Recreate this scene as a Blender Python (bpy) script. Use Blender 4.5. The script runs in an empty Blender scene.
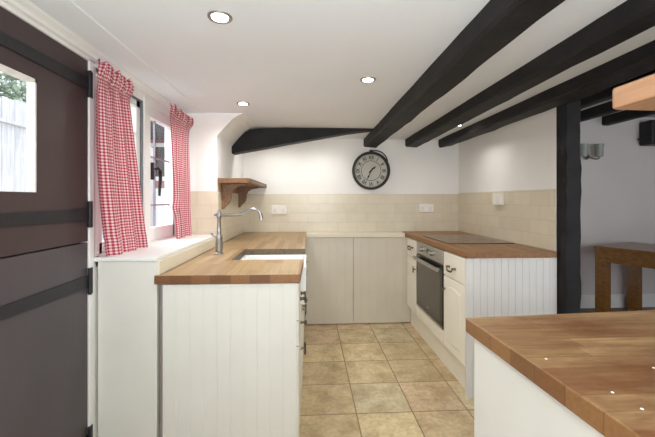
import bpy, bmesh, math, random
from mathutils import Vector, Matrix
random.seed(7)
C = bpy.context.scene.collection
SC = bpy.context.scene

# ------------------------------------------------------------------ camera
cam_d = bpy.data.cameras.new('camera')
cam = bpy.data.objects.new('camera', cam_d); C.objects.link(cam)
cam_d.sensor_width = 36.0
cam_d.lens = 350.0 / 655.0 * 36.0
cam_d.shift_y = (200.0 - 218.5) / 655.0
cam_d.clip_start = 0.02
cam.location = (0, 0, 1.24)
cam.rotation_euler = (math.pi / 2, 0, -0.0545)
SC.camera = cam

# ------------------------------------------------------------------ world, daylight, exposure
SC.view_settings.view_transform = 'Standard'
SC.view_settings.look = 'None'
SC.view_settings.gamma = 1.0
SC.view_settings.use_curve_mapping = False
SC.view_settings.exposure = 0.26
w = bpy.data.worlds.new('overcast_sky'); SC.world = w; w.use_nodes = True
bg = w.node_tree.nodes['Background']
bg.inputs[0].default_value = (0.86, 0.93, 1.0, 1)
bg.inputs[1].default_value = 1.8

def area(name, loc, rot, sx, sy, power, col=(1, 1, 1), spread=math.pi):
    d = bpy.data.lights.new(name, 'AREA'); d.shape = 'RECTANGLE'
    d.size = sx; d.size_y = sy; d.energy = power; d.color = col; d.spread = spread
    o = bpy.data.objects.new(name, d); C.objects.link(o)
    o.location = loc; o.rotation_euler = rot
    return o
# daylight through the kitchen window, the door glazing, plus added fill lamps
area('daylight_window', (-1.95, 1.95, 2.5), (0, math.radians(-44), 0), 1.2, 1.6, 60.0, (0.90, 0.96, 1.0))
area('rear_fill', (0.1, -1.28, 1.0), (math.radians(105), 0, 0), 1.7, 0.9, 4.0, (0.92, 0.97, 1.0))  # unseen fill lamp added behind the camera, no known window there
area('ceiling_fill', (0.15, -0.35, 1.25), (math.radians(138), 0, 0), 0.5, 0.4, 21.0, (0.90, 0.96, 1.0))  # added lamp aimed upward to brighten the ceiling by bounce
area('dining_fill', (4.6, -1.0, 1.3), (math.pi / 2, 0, 0.5), 1.0, 1.0, 12.0, (0.94, 0.96, 1.0))  # unseen lamp added to lift the dining room, no known window
SC.cycles.diffuse_bounces = 8
SC.cycles.max_bounces = 14

# ------------------------------------------------------------------ materials
def lin(c):
    def f(v):
        v /= 255.0
        return v / 12.92 if v <= 0.04045 else ((v + 0.055) / 1.055) ** 2.4
    return (f(c[0]), f(c[1]), f(c[2]), 1.0)

class NT:
    def __init__(s, name):
        s.m = bpy.data.materials.new(name); s.m.use_nodes = True
        s.t = s.m.node_tree; s.n = s.t.nodes; s.b = s.n['Principled BSDF']
    def node(s, kind, **kw):
        n = s.n.new(kind)
        for k, v in kw.items(): setattr(n, k, v)
        return n
    def link(s, a, b): s.t.links.new(a, b)
    def coords(s, kind='Object'):
        return s.node('ShaderNodeTexCoord').outputs[kind]
    def mapping(s, vec, scale=(1, 1, 1), rot=(0, 0, 0), loc=(0, 0, 0)):
        m = s.node('ShaderNodeMapping')
        m.inputs['Scale'].default_value = scale; m.inputs['Rotation'].default_value = rot; m.inputs['Location'].default_value = loc
        s.link(vec, m.inputs['Vector']); return m.outputs[0]
    def noise(s, vec, scale, detail=3, rough=.55):
        n = s.node('ShaderNodeTexNoise'); n.inputs['Scale'].default_value = scale
        n.inputs['Detail'].default_value = detail; n.inputs['Roughness'].default_value = rough
        s.link(vec, n.inputs['Vector']); return n.outputs['Fac']
    def ramp(s, fac, stops):
        r = s.node('ShaderNodeValToRGB')
        e = r.color_ramp.elements
        while len(e) < len(stops): e.new(0.5)
        for el, (p, c) in zip(e, stops): el.position = p; el.color = c
        s.link(fac, r.inputs[0]); return r.outputs[0]
    def mix(s, fac, a, b, mode='MIX'):
        m = s.node('ShaderNodeMix', data_type='RGBA', blend_type=mode)
        for inp, v in ((m.inputs['Factor'], fac), (m.inputs[6], a), (m.inputs[7], b)):
            if hasattr(v, 'is_linked') or hasattr(v, 'links'): s.link(v, inp)
            else: inp.default_value = v
        return m.outputs[2]
    def math(s, op, a, b=None):
        m = s.node('ShaderNodeMath', operation=op)
        for inp, v in zip(m.inputs, (a, b)):
            if v is None: continue
            if hasattr(v, 'links'): s.link(v, inp)
            else: inp.default_value = v
        return m.outputs[0]
    def bump(s, height, strength=.2, dist=.005):
        b = s.node('ShaderNodeBump'); b.inputs['Strength'].default_value = strength
        b.inputs['Distance'].default_value = dist
        s.link(height, b.inputs['Height']); s.link(b.outputs[0], s.b.inputs['Normal'])
    def set(s, color=None, rough=None, metal=None, spec=None):
        if color is not None:
            if hasattr(color, 'links'): s.link(color, s.b.inputs['Base Color'])
            else: s.b.inputs['Base Color'].default_value = color
        if rough is not None:
            if hasattr(rough, 'links'): s.link(rough, s.b.inputs['Roughness'])
            else: s.b.inputs['Roughness'].default_value = rough
        if metal is not None: s.b.inputs['Metallic'].default_value = metal
        if spec is not None: s.b.inputs['Specular IOR Level'].default_value = spec

def paint(name, rgb, rough=.6, var=.04, scale=6, bump=.05, spec=.4):
    t = NT(name); v = t.coords()
    n = t.noise(v, scale, 4)
    c = lin(rgb); lo = tuple(x * (1 - var) for x in c[:3]) + (1,); hi = tuple(min(1, x * (1 + var)) for x in c[:3]) + (1,)
    t.set(t.ramp(n, [(.3, lo), (.7, hi)]), rough, spec=spec)
    if bump: t.bump(t.noise(v, 60, 3), bump, .004)
    return t.m

def metal(name, rgb, rough=.3, met=1.0):
    t = NT(name); v = t.coords()
    n = t.noise(v, 30, 3)
    c = lin(rgb)
    t.set(t.ramp(n, [(.3, tuple(x * .9 for x in c[:3]) + (1,)), (.7, c)]), rough, met)
    return t.m

def staves(name, cols, axis='Y', width=.042, length=.55, rough=.35, grain=.5, stain=None):
    """butcher-block timber: rows of staves along an axis, each stave its own tone, with grain"""
    t = NT(name); v = t.coords()
    rot = {'X': (0, 0, 0), 'Y': (0, 0, math.pi / 2), 'Z': (0, math.pi / 2, 0)}[axis]
    p = t.mapping(v, rot=rot)
    sep = t.node('ShaderNodeSeparateXYZ'); t.link(p, sep.inputs[0])
    row = t.math('FLOOR', t.math('DIVIDE', sep.outputs[1], width))
    off = t.math('MULTIPLY', t.math('SINE', t.math('MULTIPLY', row, 12.9898)), 43.7)
    col = t.math('FLOOR', t.math('ADD', t.math('DIVIDE', sep.outputs[0], length), off))
    cmb = t.node('ShaderNodeCombineXYZ'); t.link(row, cmb.inputs[0]); t.link(col, cmb.inputs[1])
    wn = t.node('ShaderNodeTexWhiteNoise', noise_dimensions='3D'); t.link(cmb.outputs[0], wn.inputs['Vector'])
    base = t.ramp(wn.outputs['Value'], [(i / (len(cols) - 1), lin(c)) for i, c in enumerate(cols)])
    g = t.noise(t.mapping(p, scale=(3, 60, 60)), 2.0, 6, .65)
    dark = t.ramp(g, [(.3, (.55, .5, .45, 1)), (.6, (1, 1, 1, 1))])
    c = t.mix(grain, base, dark, 'MULTIPLY')
    fy = t.math('FRACT', t.math('DIVIDE', sep.outputs[1], width))
    seam = t.math('LESS_THAN', fy, .035)
    c = t.mix(t.math('MULTIPLY', seam, .35), c, lin((70, 40, 20)))
    if stain:
        s = t.noise(t.mapping(v, scale=(1, 2.6, 1)), 3.4, 5, .65)
        c = t.mix(t.ramp(s, [(.40, (0, 0, 0, 1)), (.62, (.85, .85, .85, 1))]), c, lin(stain))
    t.set(c, rough, spec=.35)
    t.bump(g, .08, .002)
    return t.m

def timber(name, rgb, rgb2, axis='X', rough=.5, scale=1.0):
    t = NT(name); v = t.coords()
    sc = {'X': (2, 30, 30), 'Y': (30, 2, 30), 'Z': (30, 30, 2)}[axis]
    g = t.noise(t.mapping(v, scale=tuple(x * scale for x in sc)), 2, 6, .65)
    t.set(t.ramp(g, [(.3, lin(rgb2)), (.65, lin(rgb))]), rough)
    t.bump(g, .15, .003)
    return t.m

def tiles(name, plane, base, dark, grout, tw=.2, th=.0965, z0=.914, uo=0.0):
    t = NT(name); v = t.coords()
    sep = t.node('ShaderNodeSeparateXYZ'); t.link(v, sep.inputs[0])
    cmb = t.node('ShaderNodeCombineXYZ')
    t.link(t.math('ADD', sep.outputs[0 if plane == 'XZ' else 1], uo), cmb.inputs[0])
    t.link(t.math('SUBTRACT', sep.outputs[2], z0), cmb.inputs[1])
    b = t.node('ShaderNodeTexBrick'); b.offset = .5
    b.inputs['Scale'].default_value = 1.0
    b.inputs['Brick Width'].default_value = tw; b.inputs['Row Height'].default_value = th
    b.inputs['Mortar Size'].default_value = .0022; b.inputs['Mortar Smooth'].default_value = .3
    b.inputs['Color1'].default_value = lin(base); b.inputs['Color2'].default_value = lin(dark); b.inputs['Mortar'].default_value = lin(grout)
    t.link(cmb.outputs[0], b.inputs['Vector'])
    n = t.noise(v, 14, 3)
    c = t.mix(.25, b.outputs['Color'], t.ramp(n, [(.3, (.82, .8, .76, 1)), (.7, (1, 1, 1, 1))]), 'MULTIPLY')
    t.set(c, .28, spec=.5)
    h = t.math('SUBTRACT', t.math('MULTIPLY', n, .6), b.outputs['Fac'])
    t.bump(h, .35, .004)
    return t.m

def floor_tiles():
    t = NT('stone_floor_tiles'); v = t.coords()
    sep = t.node('ShaderNodeSeparateXYZ'); t.link(v, sep.inputs[0])
    S = .33
    ux = t.math('DIVIDE', t.math('SUBTRACT', sep.outputs[0], .2784 - 10 * S), S)
    uy = t.math('DIVIDE', t.math('SUBTRACT', sep.outputs[1], 3.339 - 20 * S), S)
    cmb = t.node('ShaderNodeCombineXYZ'); t.link(t.math('FLOOR', ux), cmb.inputs[0]); t.link(t.math('FLOOR', uy), cmb.inputs[1])
    wn = t.node('ShaderNodeTexWhiteNoise', noise_dimensions='3D'); t.link(cmb.outputs[0], wn.inputs['Vector'])
    base = t.ramp(wn.outputs['Value'], [(0, lin((208, 188, 152))), (.3, lin((222, 202, 162))), (.55, lin((216, 192, 160))), (.8, lin((232, 216, 180))), (1, lin((208, 194, 162)))])
    addv = t.node('ShaderNodeVectorMath', operation='ADD'); t.link(v, addv.inputs[0]); t.link(wn.outputs['Color'], addv.inputs[1])
    n1 = t.noise(addv.outputs[0], 7, 6, .6); n2 = t.noise(v, 40, 4, .6)
    c = t.mix(.8, base, t.ramp(n1, [(.34, (.62, .55, .46, 1)), (.6, (1, 1, .98, 1))]), 'MULTIPLY')
    c = t.mix(.5, c, t.ramp(n2, [(.38, (.7, .66, .58, 1)), (.58, (1, 1, 1, 1))]), 'MULTIPLY')
    def edge(u):
        f = t.math('FRACT', u)
        return t.math('MINIMUM', f, t.math('SUBTRACT', 1.0, f))
    e = t.math('MINIMUM', edge(ux), edge(uy))
    wob = t.math('ADD', e, t.math('MULTIPLY', t.math('SUBTRACT', n2, .5), .008))
    g = t.math('LESS_THAN', wob, .011)
    c = t.mix(g, c, lin((140, 118, 88)))
    t.set(c, .42, spec=.4)
    t.bump(t.math('SUBTRACT', t.math('MULTIPLY', n1, .5), g), .35, .004)
    return t.m

def gingham():
    t = NT('red_gingham_cotton')
    uv = t.node('ShaderNodeTexCoord').outputs['UV']
    sep = t.node('ShaderNodeSeparateXYZ'); t.link(uv, sep.inputs[0])
    P = .0138
    def band(o): return t.math('LESS_THAN', t.math('FRACT', t.math('DIVIDE', o, P)), .5)
    s = t.math('ADD', band(sep.outputs[0]), band(sep.outputs[1]))
    c = t.ramp(t.math('MULTIPLY', s, .5), [(0, lin((238, 226, 226))), (.5, lin((214, 140, 148))), (1, lin((174, 52, 70)))])
    t.set(c, .85, spec=.1)
    t.bump(t.noise(uv, 900, 2), .1, .001)
    # a little light comes through the cotton
    tr = t.node('ShaderNodeBsdfTranslucent'); t.link(c, tr.inputs['Color'])
    mx = t.node('ShaderNodeMixShader'); mx.inputs[0].default_value = .3
    t.link(t.b.outputs[0], mx.inputs[1]); t.link(tr.outputs[0], mx.inputs[2])
    t.link(mx.outputs[0], t.n['Material Output'].inputs['Surface'])
    return t.m

def glass(name, tint=(1, 1, 1, 1), rough=0.0):
    t = NT(name)
    tr = t.node('ShaderNodeBsdfTransparent'); tr.inputs[0].default_value = tint
    gl = t.node('ShaderNodeBsdfGlossy'); gl.inputs['Roughness'].default_value = rough
    fr = t.node('ShaderNodeLayerWeight'); fr.inputs['Blend'].default_value = .12
    mx = t.node('ShaderNodeMixShader')
    t.link(t.math('MULTIPLY', fr.outputs['Facing'], .35), mx.inputs[0]); t.link(tr.outputs[0], mx.inputs[1]); t.link(gl.outputs[0], mx.inputs[2])
    t.link(mx.outputs[0], t.n['Material Output'].inputs['Surface'])
    return t.m

def emit(name, rgb, strength):
    t = NT(name); t.set(lin(rgb), .4)
    t.b.inputs['Emission Color'].default_value = lin(rgb); t.b.inputs['Emission Strength'].default_value = strength
    return t.m

def door_paint(name, a, b):
    t = NT(name); v = t.coords()
    n = t.noise(v, 1.6, 4); g = t.noise(t.mapping(v, scale=(40, 40, 2)), 2, 4)
    c = t.mix(.35, t.ramp(n, [(.35, lin(a)), (.65, lin(b))]), t.ramp(g, [(.3, (.8, .8, .8, 1)), (.7, (1, 1, 1, 1))]), 'MULTIPLY')
    t.set(c, .38, spec=.4); t.bump(g, .06, .002)
    return t.m

M = {}
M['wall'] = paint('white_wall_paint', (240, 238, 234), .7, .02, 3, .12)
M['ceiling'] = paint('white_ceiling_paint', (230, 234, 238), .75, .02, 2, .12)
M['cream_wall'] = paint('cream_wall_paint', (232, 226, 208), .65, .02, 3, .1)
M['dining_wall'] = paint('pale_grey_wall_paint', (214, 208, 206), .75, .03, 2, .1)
M['trim'] = paint('white_gloss_trim', (232, 231, 228), .4, .02, 8, .03)
M['cabinet'] = paint('ivory_cabinet_paint', (234, 230, 217), .42, .02, 6, .02)
M['panel'] = paint('white_panel_paint', (221, 219, 211), .5, .03, 5, .02)
M['panel_cool'] = paint('cool_white_panel_paint', (216, 214, 211), .5, .03, 5, .02)
M['panel_shaded'] = paint('shaded_white_panel_paint', (212, 205, 190), .5, .03, 5, .02)  # shade on the back panels is put into this paint colour
M['beam'] = paint('black_beam_paint', (29, 27, 28), .62, .35, 9, .5, spec=.3)
M['iron'] = paint('black_iron_paint', (36, 35, 38), .45, .15, 20, .15)
M['door_upper'] = door_paint('upper_door_reflected_tint', (62, 50, 50), (72, 58, 58))  # browner tone of the upper leaf is reflected light put into the colour
M['door_lower'] = door_paint('lower_door_reflected_tint', (74, 67, 70), (82, 74, 77))  # greyer tone of the lower leaf is likewise painted-in reflected light
M['tile_back'] = tiles('cream_back_wall_tiles', 'XZ', (222, 212, 191), (216, 204, 181), (208, 194, 168))
M['tile_side'] = tiles('cream_side_wall_tiles', 'YZ', (226, 216, 194), (220, 208, 184), (208, 196, 170))
M['tile_ledge'] = paint('cream_ledge_glaze', (226, 217, 196), .35, .03, 8, .05)
M['floor'] = floor_tiles()
M['oak_left'] = staves('pale_oak_block', [(164, 134, 96), (180, 152, 112), (172, 144, 106), (154, 122, 86), (186, 162, 126)], 'Y', .045, .5, .4, .5)
M['oak_right'] = staves('brown_oak_block', [(148, 106, 64), (166, 124, 78), (138, 96, 56), (158, 116, 72)], 'Y', .045, .5, .35, .6)
M['oak_near'] = staves('worn_oak_block', [(158, 124, 84), (178, 146, 104), (144, 106, 68), (184, 156, 116), (166, 130, 90)], 'X', .045, .6, .42, .7, stain=(112, 70, 42))
M['oak_end'] = staves('oak_end_grain', [(116, 78, 52), (148, 106, 70), (100, 64, 44), (136, 96, 62)], 'Y', .085, 5.0, .4, .3)
M['oak_near_edge'] = staves('worn_oak_edge', [(120, 80, 48), (144, 104, 64), (104, 66, 40), (132, 94, 56)], 'X', .075, 5.0, .45, .4)
M['oak_wet'] = timber('water_darkened_oak', (112, 94, 72), (82, 68, 52), 'Y', .5)
M['oak_dark_end'] = timber('oiled_oak_edge', (146, 100, 54), (112, 74, 38), 'Y', .4)
M['shelf'] = timber('brown_shelf_timber', (138, 102, 68), (94, 64, 42), 'Y')
M['orange_wood'] = timber('orange_pine_timber', (204, 160, 124), (178, 130, 96), 'Y', .5)
M['table'] = timber('chestnut_table_timber', (146, 102, 50), (112, 72, 30), 'Y', .22)
M['steel'] = metal('brushed_steel', (190, 188, 184), .32)
M['nickel'] = metal('brushed_nickel', (168, 166, 162), .3)
M['pewter'] = metal('dark_pewter', (118, 108, 96), .42)
M['rim'] = metal('weathered_grey_rim', (120, 126, 134), .5, .3)
M['black_glass'] = paint('black_oven_glass', (26, 24, 22), .08, .05, 4, 0, spec=.6)
M['oven_glass'] = paint('smoked_oven_glass', (70, 64, 56), .12, .05, 4, 0, spec=.6)
M['hob_glass'] = paint('hob_glass_brown_reflection', (84, 54, 38), .1, .05, 4, 0, spec=.6)  # warm wall reflection is put into the colour of the black glass
M['ceramic'] = paint('white_ceramic', (240, 240, 238), .15, .01, 4, 0)
M['plastic'] = paint('white_plastic', (240, 236, 226), .35, .01, 10, 0)
M['lens'] = emit('lamp_lens', (255, 246, 232), 9.0)
M['curtain'] = gingham()
M['glass'] = glass('window_glass')
M['clock_face'] = paint('aged_clock_paper', (190, 186, 176), .6, .07, 9, 0)
M['clock_case'] = paint('dark_bronze_case', (52, 46, 40), .4, .2, 18, .1)
M['clock_ink'] = paint('clock_ink', (34, 30, 28), .6, .05, 10, 0)
M['frosted'] = paint('grey_green_glass_shade', (150, 156, 148), .25, .05, 12, 0)
M['fence'] = timber('silvered_fence_board', (214, 212, 212), (176, 174, 178), 'Z', .8)
M['leaf'] = paint('hedge_leaf', (140, 156, 132), .6, .35, 5, 0)
M['leaf_pale'] = paint('pale_hedge_leaf', (196, 206, 194), .6, .3, 5, 0)
M['brick'] = tiles('pinkish_brick', 'XZ', (176, 124, 124), (160, 108, 110), (180, 142, 140), .22, .075)
M['roof'] = paint('dark_roof_slate', (58, 56, 60), .7, .2, 6, .2)
M['paving'] = paint('pale_paving', (190, 188, 184), .8, .1, 2, .2)
M['dining_floor'] = timber('brown_floorboards', (120, 92, 66), (92, 66, 44), 'Y', .5)

# ------------------------------------------------------------------ geometry helpers
class MB:
    def __init__(s): s.v = []; s.f = []; s.uv = None
    def add(s, vs, fs):
        o = len(s.v); s.v += [tuple(v) for v in vs]; s.f += [tuple(i + o for i in f) for f in fs]; return s
    def box(s, x0, x1, y0, y1, z0, z1):
        vs = [(x, y, z) for x in (x0, x1) for y in (y0, y1) for z in (z0, z1)]
        return s.add(vs, [(0, 1, 3, 2), (4, 6, 7, 5), (0, 4, 5, 1), (2, 3, 7, 6), (0, 2, 6, 4), (1, 5, 7, 3)])
    def prism(s, poly, axis, a, b):
        """poly: 2-D outline; axis 'X' -> (y,z), 'Y' -> (x,z), 'Z' -> (x,y)"""
        def p(u, v, t): return {'X': (t, u, v), 'Y': (u, t, v), 'Z': (u, v, t)}[axis]
        n = len(poly)
        vs = [p(u, v, a) for u, v in poly] + [p(u, v, b) for u, v in poly]
        fs = [tuple(range(n)), tuple(range(2 * n - 1, n - 1, -1))] + [(i, i + n, (i + 1) % n + n, (i + 1) % n) for i in range(n)]
        return s.add(vs, fs)
    def tube(s, pts, r, n=10, closed=False):
        pts = [Vector(p) for p in pts]; m = len(pts)
        rs = r if isinstance(r, (list, tuple)) else [r] * m
        prev = None; vs = []
        for i, p in enumerate(pts):
            if closed: t = (pts[(i + 1) % m] - pts[i - 1])
            else: t = pts[min(i + 1, m - 1)] - pts[max(i - 1, 0)]
            t.normalize()
            if prev is None:
                ref = Vector((0, 0, 1)) if abs(t.z) < .9 else Vector((1, 0, 0))
                u = t.cross(ref).normalized()
            else:
                u = (prev - t * prev.dot(t)).normalized()
            prev = u; v = t.cross(u)
            for k in range(n):
                a = 2 * math.pi * k / n
                vs.append(p + (u * math.cos(a) + v * math.sin(a)) * rs[i])
        fs = []
        for i in range(m if closed else m - 1):
            j = (i + 1) % m
            for k in range(n):
                fs.append((i * n + k, i * n + (k + 1) % n, j * n + (k + 1) % n, j * n + k))
        if not closed: fs += [tuple(range(n - 1, -1, -1)), tuple(range((m - 1) * n, m * n))]
        return s.add(vs, fs)
    def lathe(s, prof, c, axis='Z', n=32):
        """prof: (radius, height) pairs along the axis from point c"""
        vs = []; m = len(prof)
        for r, h in prof:
            for k in range(n):
                a = 2 * math.pi * k / n; x, y = r * math.cos(a), r * math.sin(a)
                vs.append({'Z': (c[0] + x, c[1] + y, c[2] + h), 'Y': (c[0] + x, c[1] + h, c[2] + y), 'X': (c[0] + h, c[1] + x, c[2] + y)}[axis])
        fs = []
        for i in range(m - 1):
            for k in range(n):
                fs.append((i * n + k, i * n + (k + 1) % n, (i + 1) * n + (k + 1) % n, (i + 1) * n + k))
        fs += [tuple(range(n - 1, -1, -1)), tuple(range((m - 1) * n, m * n))]
        return s.add(vs, fs)
    def build(s, name, mat, parent=None, bevel=0.0, seg=2, smooth=False, angle=35):
        org = Vector((0, 0, 0)); p = parent
        while p is not None: org += p.location; p = p.parent
        me = bpy.data.meshes.new(name)
        me.from_pydata([tuple(Vector(v) - org) for v in s.v], [], s.f)
        bm = bmesh.new(); bm.from_mesh(me)
        bmesh.ops.recalc_face_normals(bm, faces=bm.faces)
        if bevel:
            ed = [e for e in bm.edges if len(e.link_faces) == 2 and e.calc_face_angle(0) > math.radians(angle)]
            bmesh.ops.bevel(bm, geom=ed, offset=bevel, segments=seg, profile=.5, affect='EDGES', clamp_overlap=True)
        bm.to_mesh(me); bm.free()
        if smooth:
            me.polygons.foreach_set('use_smooth', [True] * len(me.polygons))
            try: me.set_sharp_from_angle(angle=math.radians(angle))
            except Exception: pass
        me.materials.append(mat)
        o = bpy.data.objects.new(name, me); C.objects.link(o)
        if parent is not None: o.parent = parent
        return o

def edge_material(o, mat, test):
    o.data.materials.append(mat)
    for p in o.data.polygons:
        if abs(p.normal.z) < .5 and test(p.center + o.location, p.normal): p.material_index = 1

def tag(o, label, cat, group=None, kind=None):
    o['label'] = label
    if cat: o['category'] = cat
    if group: o['group'] = group
    if kind: o['kind'] = kind
    return o
def thing(name, loc, label, cat, group=None):
    o = bpy.data.objects.new(name, None); C.objects.link(o); o.location = loc; o.empty_display_size = .05
    return tag(o, label, cat, group)
def struct(o, label, cat): return tag(o, label, cat, None, 'structure')

def tg_panel(u0, u1, z0, z1, board, thick, gap=.006, depth=.005):
    """tongue-and-groove outline in (u, t): front at t=0, back at t=thick"""
    pts = [(u0, thick), (u0, 0)]
    n = max(1, round((u1 - u0) / board)); bw = (u1 - u0) / n
    for i in range(1, n):
        u = u0 + i * bw
        pts += [(u - gap / 2, 0), (u - gap / 6, depth), (u + gap / 6, depth), (u + gap / 2, 0)]
    pts += [(u1, 0), (u1, thick)]
    return pts

def rough_beam(name, x0, x1, z0, z1, y0, y1, n=40, jit=.004, dx=0.0, seed=1):
    """hewn timber along Y, bottom corners wandering, dx: right-hand edge drift at y0"""
    rnd = random.Random(seed); b = MB(); vs = []
    j = [0] * 6
    for i in range(n + 1):
        t = i / n; y = y0 + (y1 - y0) * t
        j = [.75 * a + rnd.uniform(-jit, jit) * .9 for a in j]
        xr = x1 + dx * (1 - t)
        c = .012 + abs(j[4])
        vs += [(x0 + j[0] * .5, y, z1), (x0 + j[0], y, z0 + c), (x0 + c * .8 + j[0], y, z0 + j[1]), (xr - c + j[2], y, z0 + j[3]), (xr + j[2], y, z0 + c), (xr + j[2], y, z1)]
    fs = []
    for i in range(n):
        for k in range(6): fs.append((i * 6 + k, i * 6 + (k + 1) % 6, (i + 1) * 6 + (k + 1) % 6, (i + 1) * 6 + k))
    fs += [tuple(range(5, -1, -1)), tuple(range(n * 6, n * 6 + 6))]
    b.add(vs, fs)
    return b.build(name, M['beam'])

WT = .914          # worktop height
XL, XI, XR, YB = -.92, -.66, 1.578, 3.60
ZC = 1.87

# ------------------------------------------------------------------ setting
fl = MB().box(-1.1, 1.7, -1.3, 3.72, -.1, 0).build('floor', M['floor'])
struct(fl, 'beige square stone tiles covering the kitchen floor', 'floor')
df = MB().box(1.7, 5.2, -1.3, 4.15, -.1, 0).build('floor_dining', M['dining_floor'])
struct(df, 'brown boarded floor of the adjoining dining room', 'floor')
ce = MB().box(-1.06, 1.7, -1.3, 3.72, ZC, ZC + .4).build('ceiling', M['ceiling'])
struct(ce, 'low white kitchen ceiling with recessed spotlights', 'ceiling')
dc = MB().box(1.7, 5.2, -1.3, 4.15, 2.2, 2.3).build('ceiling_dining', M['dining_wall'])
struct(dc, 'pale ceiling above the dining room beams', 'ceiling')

# left wall with a door opening and a window opening
wl = MB()
DY0, DY1, DZ1 = .68, 1.535, 1.835
WY0, WY1, WZ0, WZ1 = 1.56, 2.52, .95, 1.815
wl.box(XL - .075, XL, -1.3, DY0, 0, ZC)
wl.box(XL - .075, XL, DY0, DY1, DZ1, ZC)
wl.box(XL - .075, XL, DY1, WY0, 0, ZC)
wl.box(XL - .075, XL, WY0, WY1, 0, WZ0)
wl.box(XL - .075, XL, WY0, WY1, WZ1, ZC)
wl.box(XL - .075, XL, WY1, 2.57, 0, ZC)
wlo = wl.build('wall_left', M['wall'])
struct(wlo, 'white left wall holding the stable door and the window', 'wall')
# thicker wall past the window, with a coved shoulder under the ceiling
wr = MB().prism([(XL - .075, 0), (XI, 0), (XI, 1.70), (-.655, 1.712), (-.60, 1.775), (-.55, 1.828), (-.50, 1.862), (-.46, ZC), (XL - .075, ZC)], 'Y', 2.57, YB)
wro = wr.build('wall_left_rear', M['wall'])
struct(wro, 'thick white wall past the window, curving into the ceiling', 'wall')
MB().box(XI, XI + .009, 2.572, YB - .009, WT, 1.302).build('tile_splashback', M['tile_side'], wro)
MB().box(XL, XI + .008, 2.561, 2.57, .98, 1.302).build('tile_return', M['tile_back'], wro)
wb = MB().box(-.66, 1.7, YB, YB + .12, 0, ZC).build('wall_back', M['wall'])
struct(wb, 'white back wall with a band of cream tiles', 'wall')
MB().box(XI + .009, XR - .009, YB - .009, YB, .88, 1.302).build('tile_splashback', M['tile_back'], wb)
wR = MB().box(XR, XR + .12, 2.15, YB + .12, 0, ZC).build('wall_right', M['wall'])
struct(wR, 'white right wall above the hob with cream tiles', 'wall')
MB().box(XR - .009, XR, 2.15, YB - .009, WT, 1.312).build('tile_splashback', M['tile_side'], wR)
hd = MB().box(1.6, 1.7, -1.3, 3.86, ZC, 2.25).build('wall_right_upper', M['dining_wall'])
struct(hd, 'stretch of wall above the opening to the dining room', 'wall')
nw = MB().box(1.25, 1.40, -1.3, .98, 0, ZC).build('wall_right_near', M['wall'])
struct(nw, 'white wall carrying the near worktop and the wooden shelf', 'wall')
wf = MB()
wf.box(-1.06, -.80, -1.42, -1.3, 0, ZC); wf.box(1.0, 1.25, -1.42, -1.3, 0, ZC)
wf.box(-.80, 1.0, -1.42, -1.3, 0, .7); wf.box(-.80, 1.0, -1.42, -1.3, 1.8, ZC)  # opening added in this unseen wall to let sky light in
struct(wf.build('wall_front', M['wall']), 'white wall behind the viewer with a wide opening added for light', 'wall')
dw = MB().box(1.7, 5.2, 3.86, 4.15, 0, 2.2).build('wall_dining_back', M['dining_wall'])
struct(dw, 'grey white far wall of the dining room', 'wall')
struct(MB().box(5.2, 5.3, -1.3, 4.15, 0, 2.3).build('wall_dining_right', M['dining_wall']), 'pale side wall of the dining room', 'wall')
bb = MB().prism([(3.86, 0), (3.84, 0), (3.84, .125), (3.85, .148), (3.86, .148)], 'X', 1.71, 5.19).build('baseboard_dining', M['trim'])
struct(bb, 'white skirting along the far dining room wall', 'baseboard')

# trims along the left wall
t1 = MB(); t1.prism([(XL, 1.835), (XL + .018, 1.838), (XL + .022, 1.85), (XL + .04, 1.858), (XL + .045, ZC), (XL, ZC)], 'Y', -1.3, 2.57)
struct(t1.build('trim_1', M['trim']), 'white moulding where the left wall meets the ceiling', 'trim')
t2 = MB().box(-.875, -.745, -1.3, 2.57, ZC - .006, ZC)
struct(t2.build('trim_2', M['ceiling'], bevel=.003), 'flat ceiling board running beside the left wall moulding', 'trim')
t3 = MB(); t3.box(XL - .05, XL + .004, DY1 - .015, DY1 + .025, 0, DZ1 + .0); t3.box(XL - .05, XL + .004, DY0 - .03, DY0 + .01, 0, DZ1); t3.box(XL - .05, XL + .004, DY0 - .03, DY1 + .025, DZ1 - .012, DZ1 + .022)
struct(t3.build('trim_3', M['trim'], bevel=.003), 'white painted frame around the dark stable door', 'door frame')

# window ledge: boxed-in sill under the window
sl = MB().box(XL + .015, XI + .003, 1.556, 2.56, 0, .975).build('trim_4', M['panel'], bevel=.004)
struct(sl, 'white boxed window ledge beside the pale oak worktop', 'window ledge')
MB().box(XL, XI + .006, 1.55, 2.56, .975, .993).build('sill_board', M['trim'], sl, bevel=.004)
MB().box(XI + .003, XI + .014, 1.556, 2.575, WT, .975).build('tile_upstand', M['tile_ledge'], sl, bevel=.002)
struct(MB().box(-.645, -.632, 1.565, 1.58, 0, .874).build('trim_5', paint('pinkish_filler_strip', (150, 138, 132), .6)), 'narrow vertical filler strip between window ledge and panelled cabinet end', 'filler strip')

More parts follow.
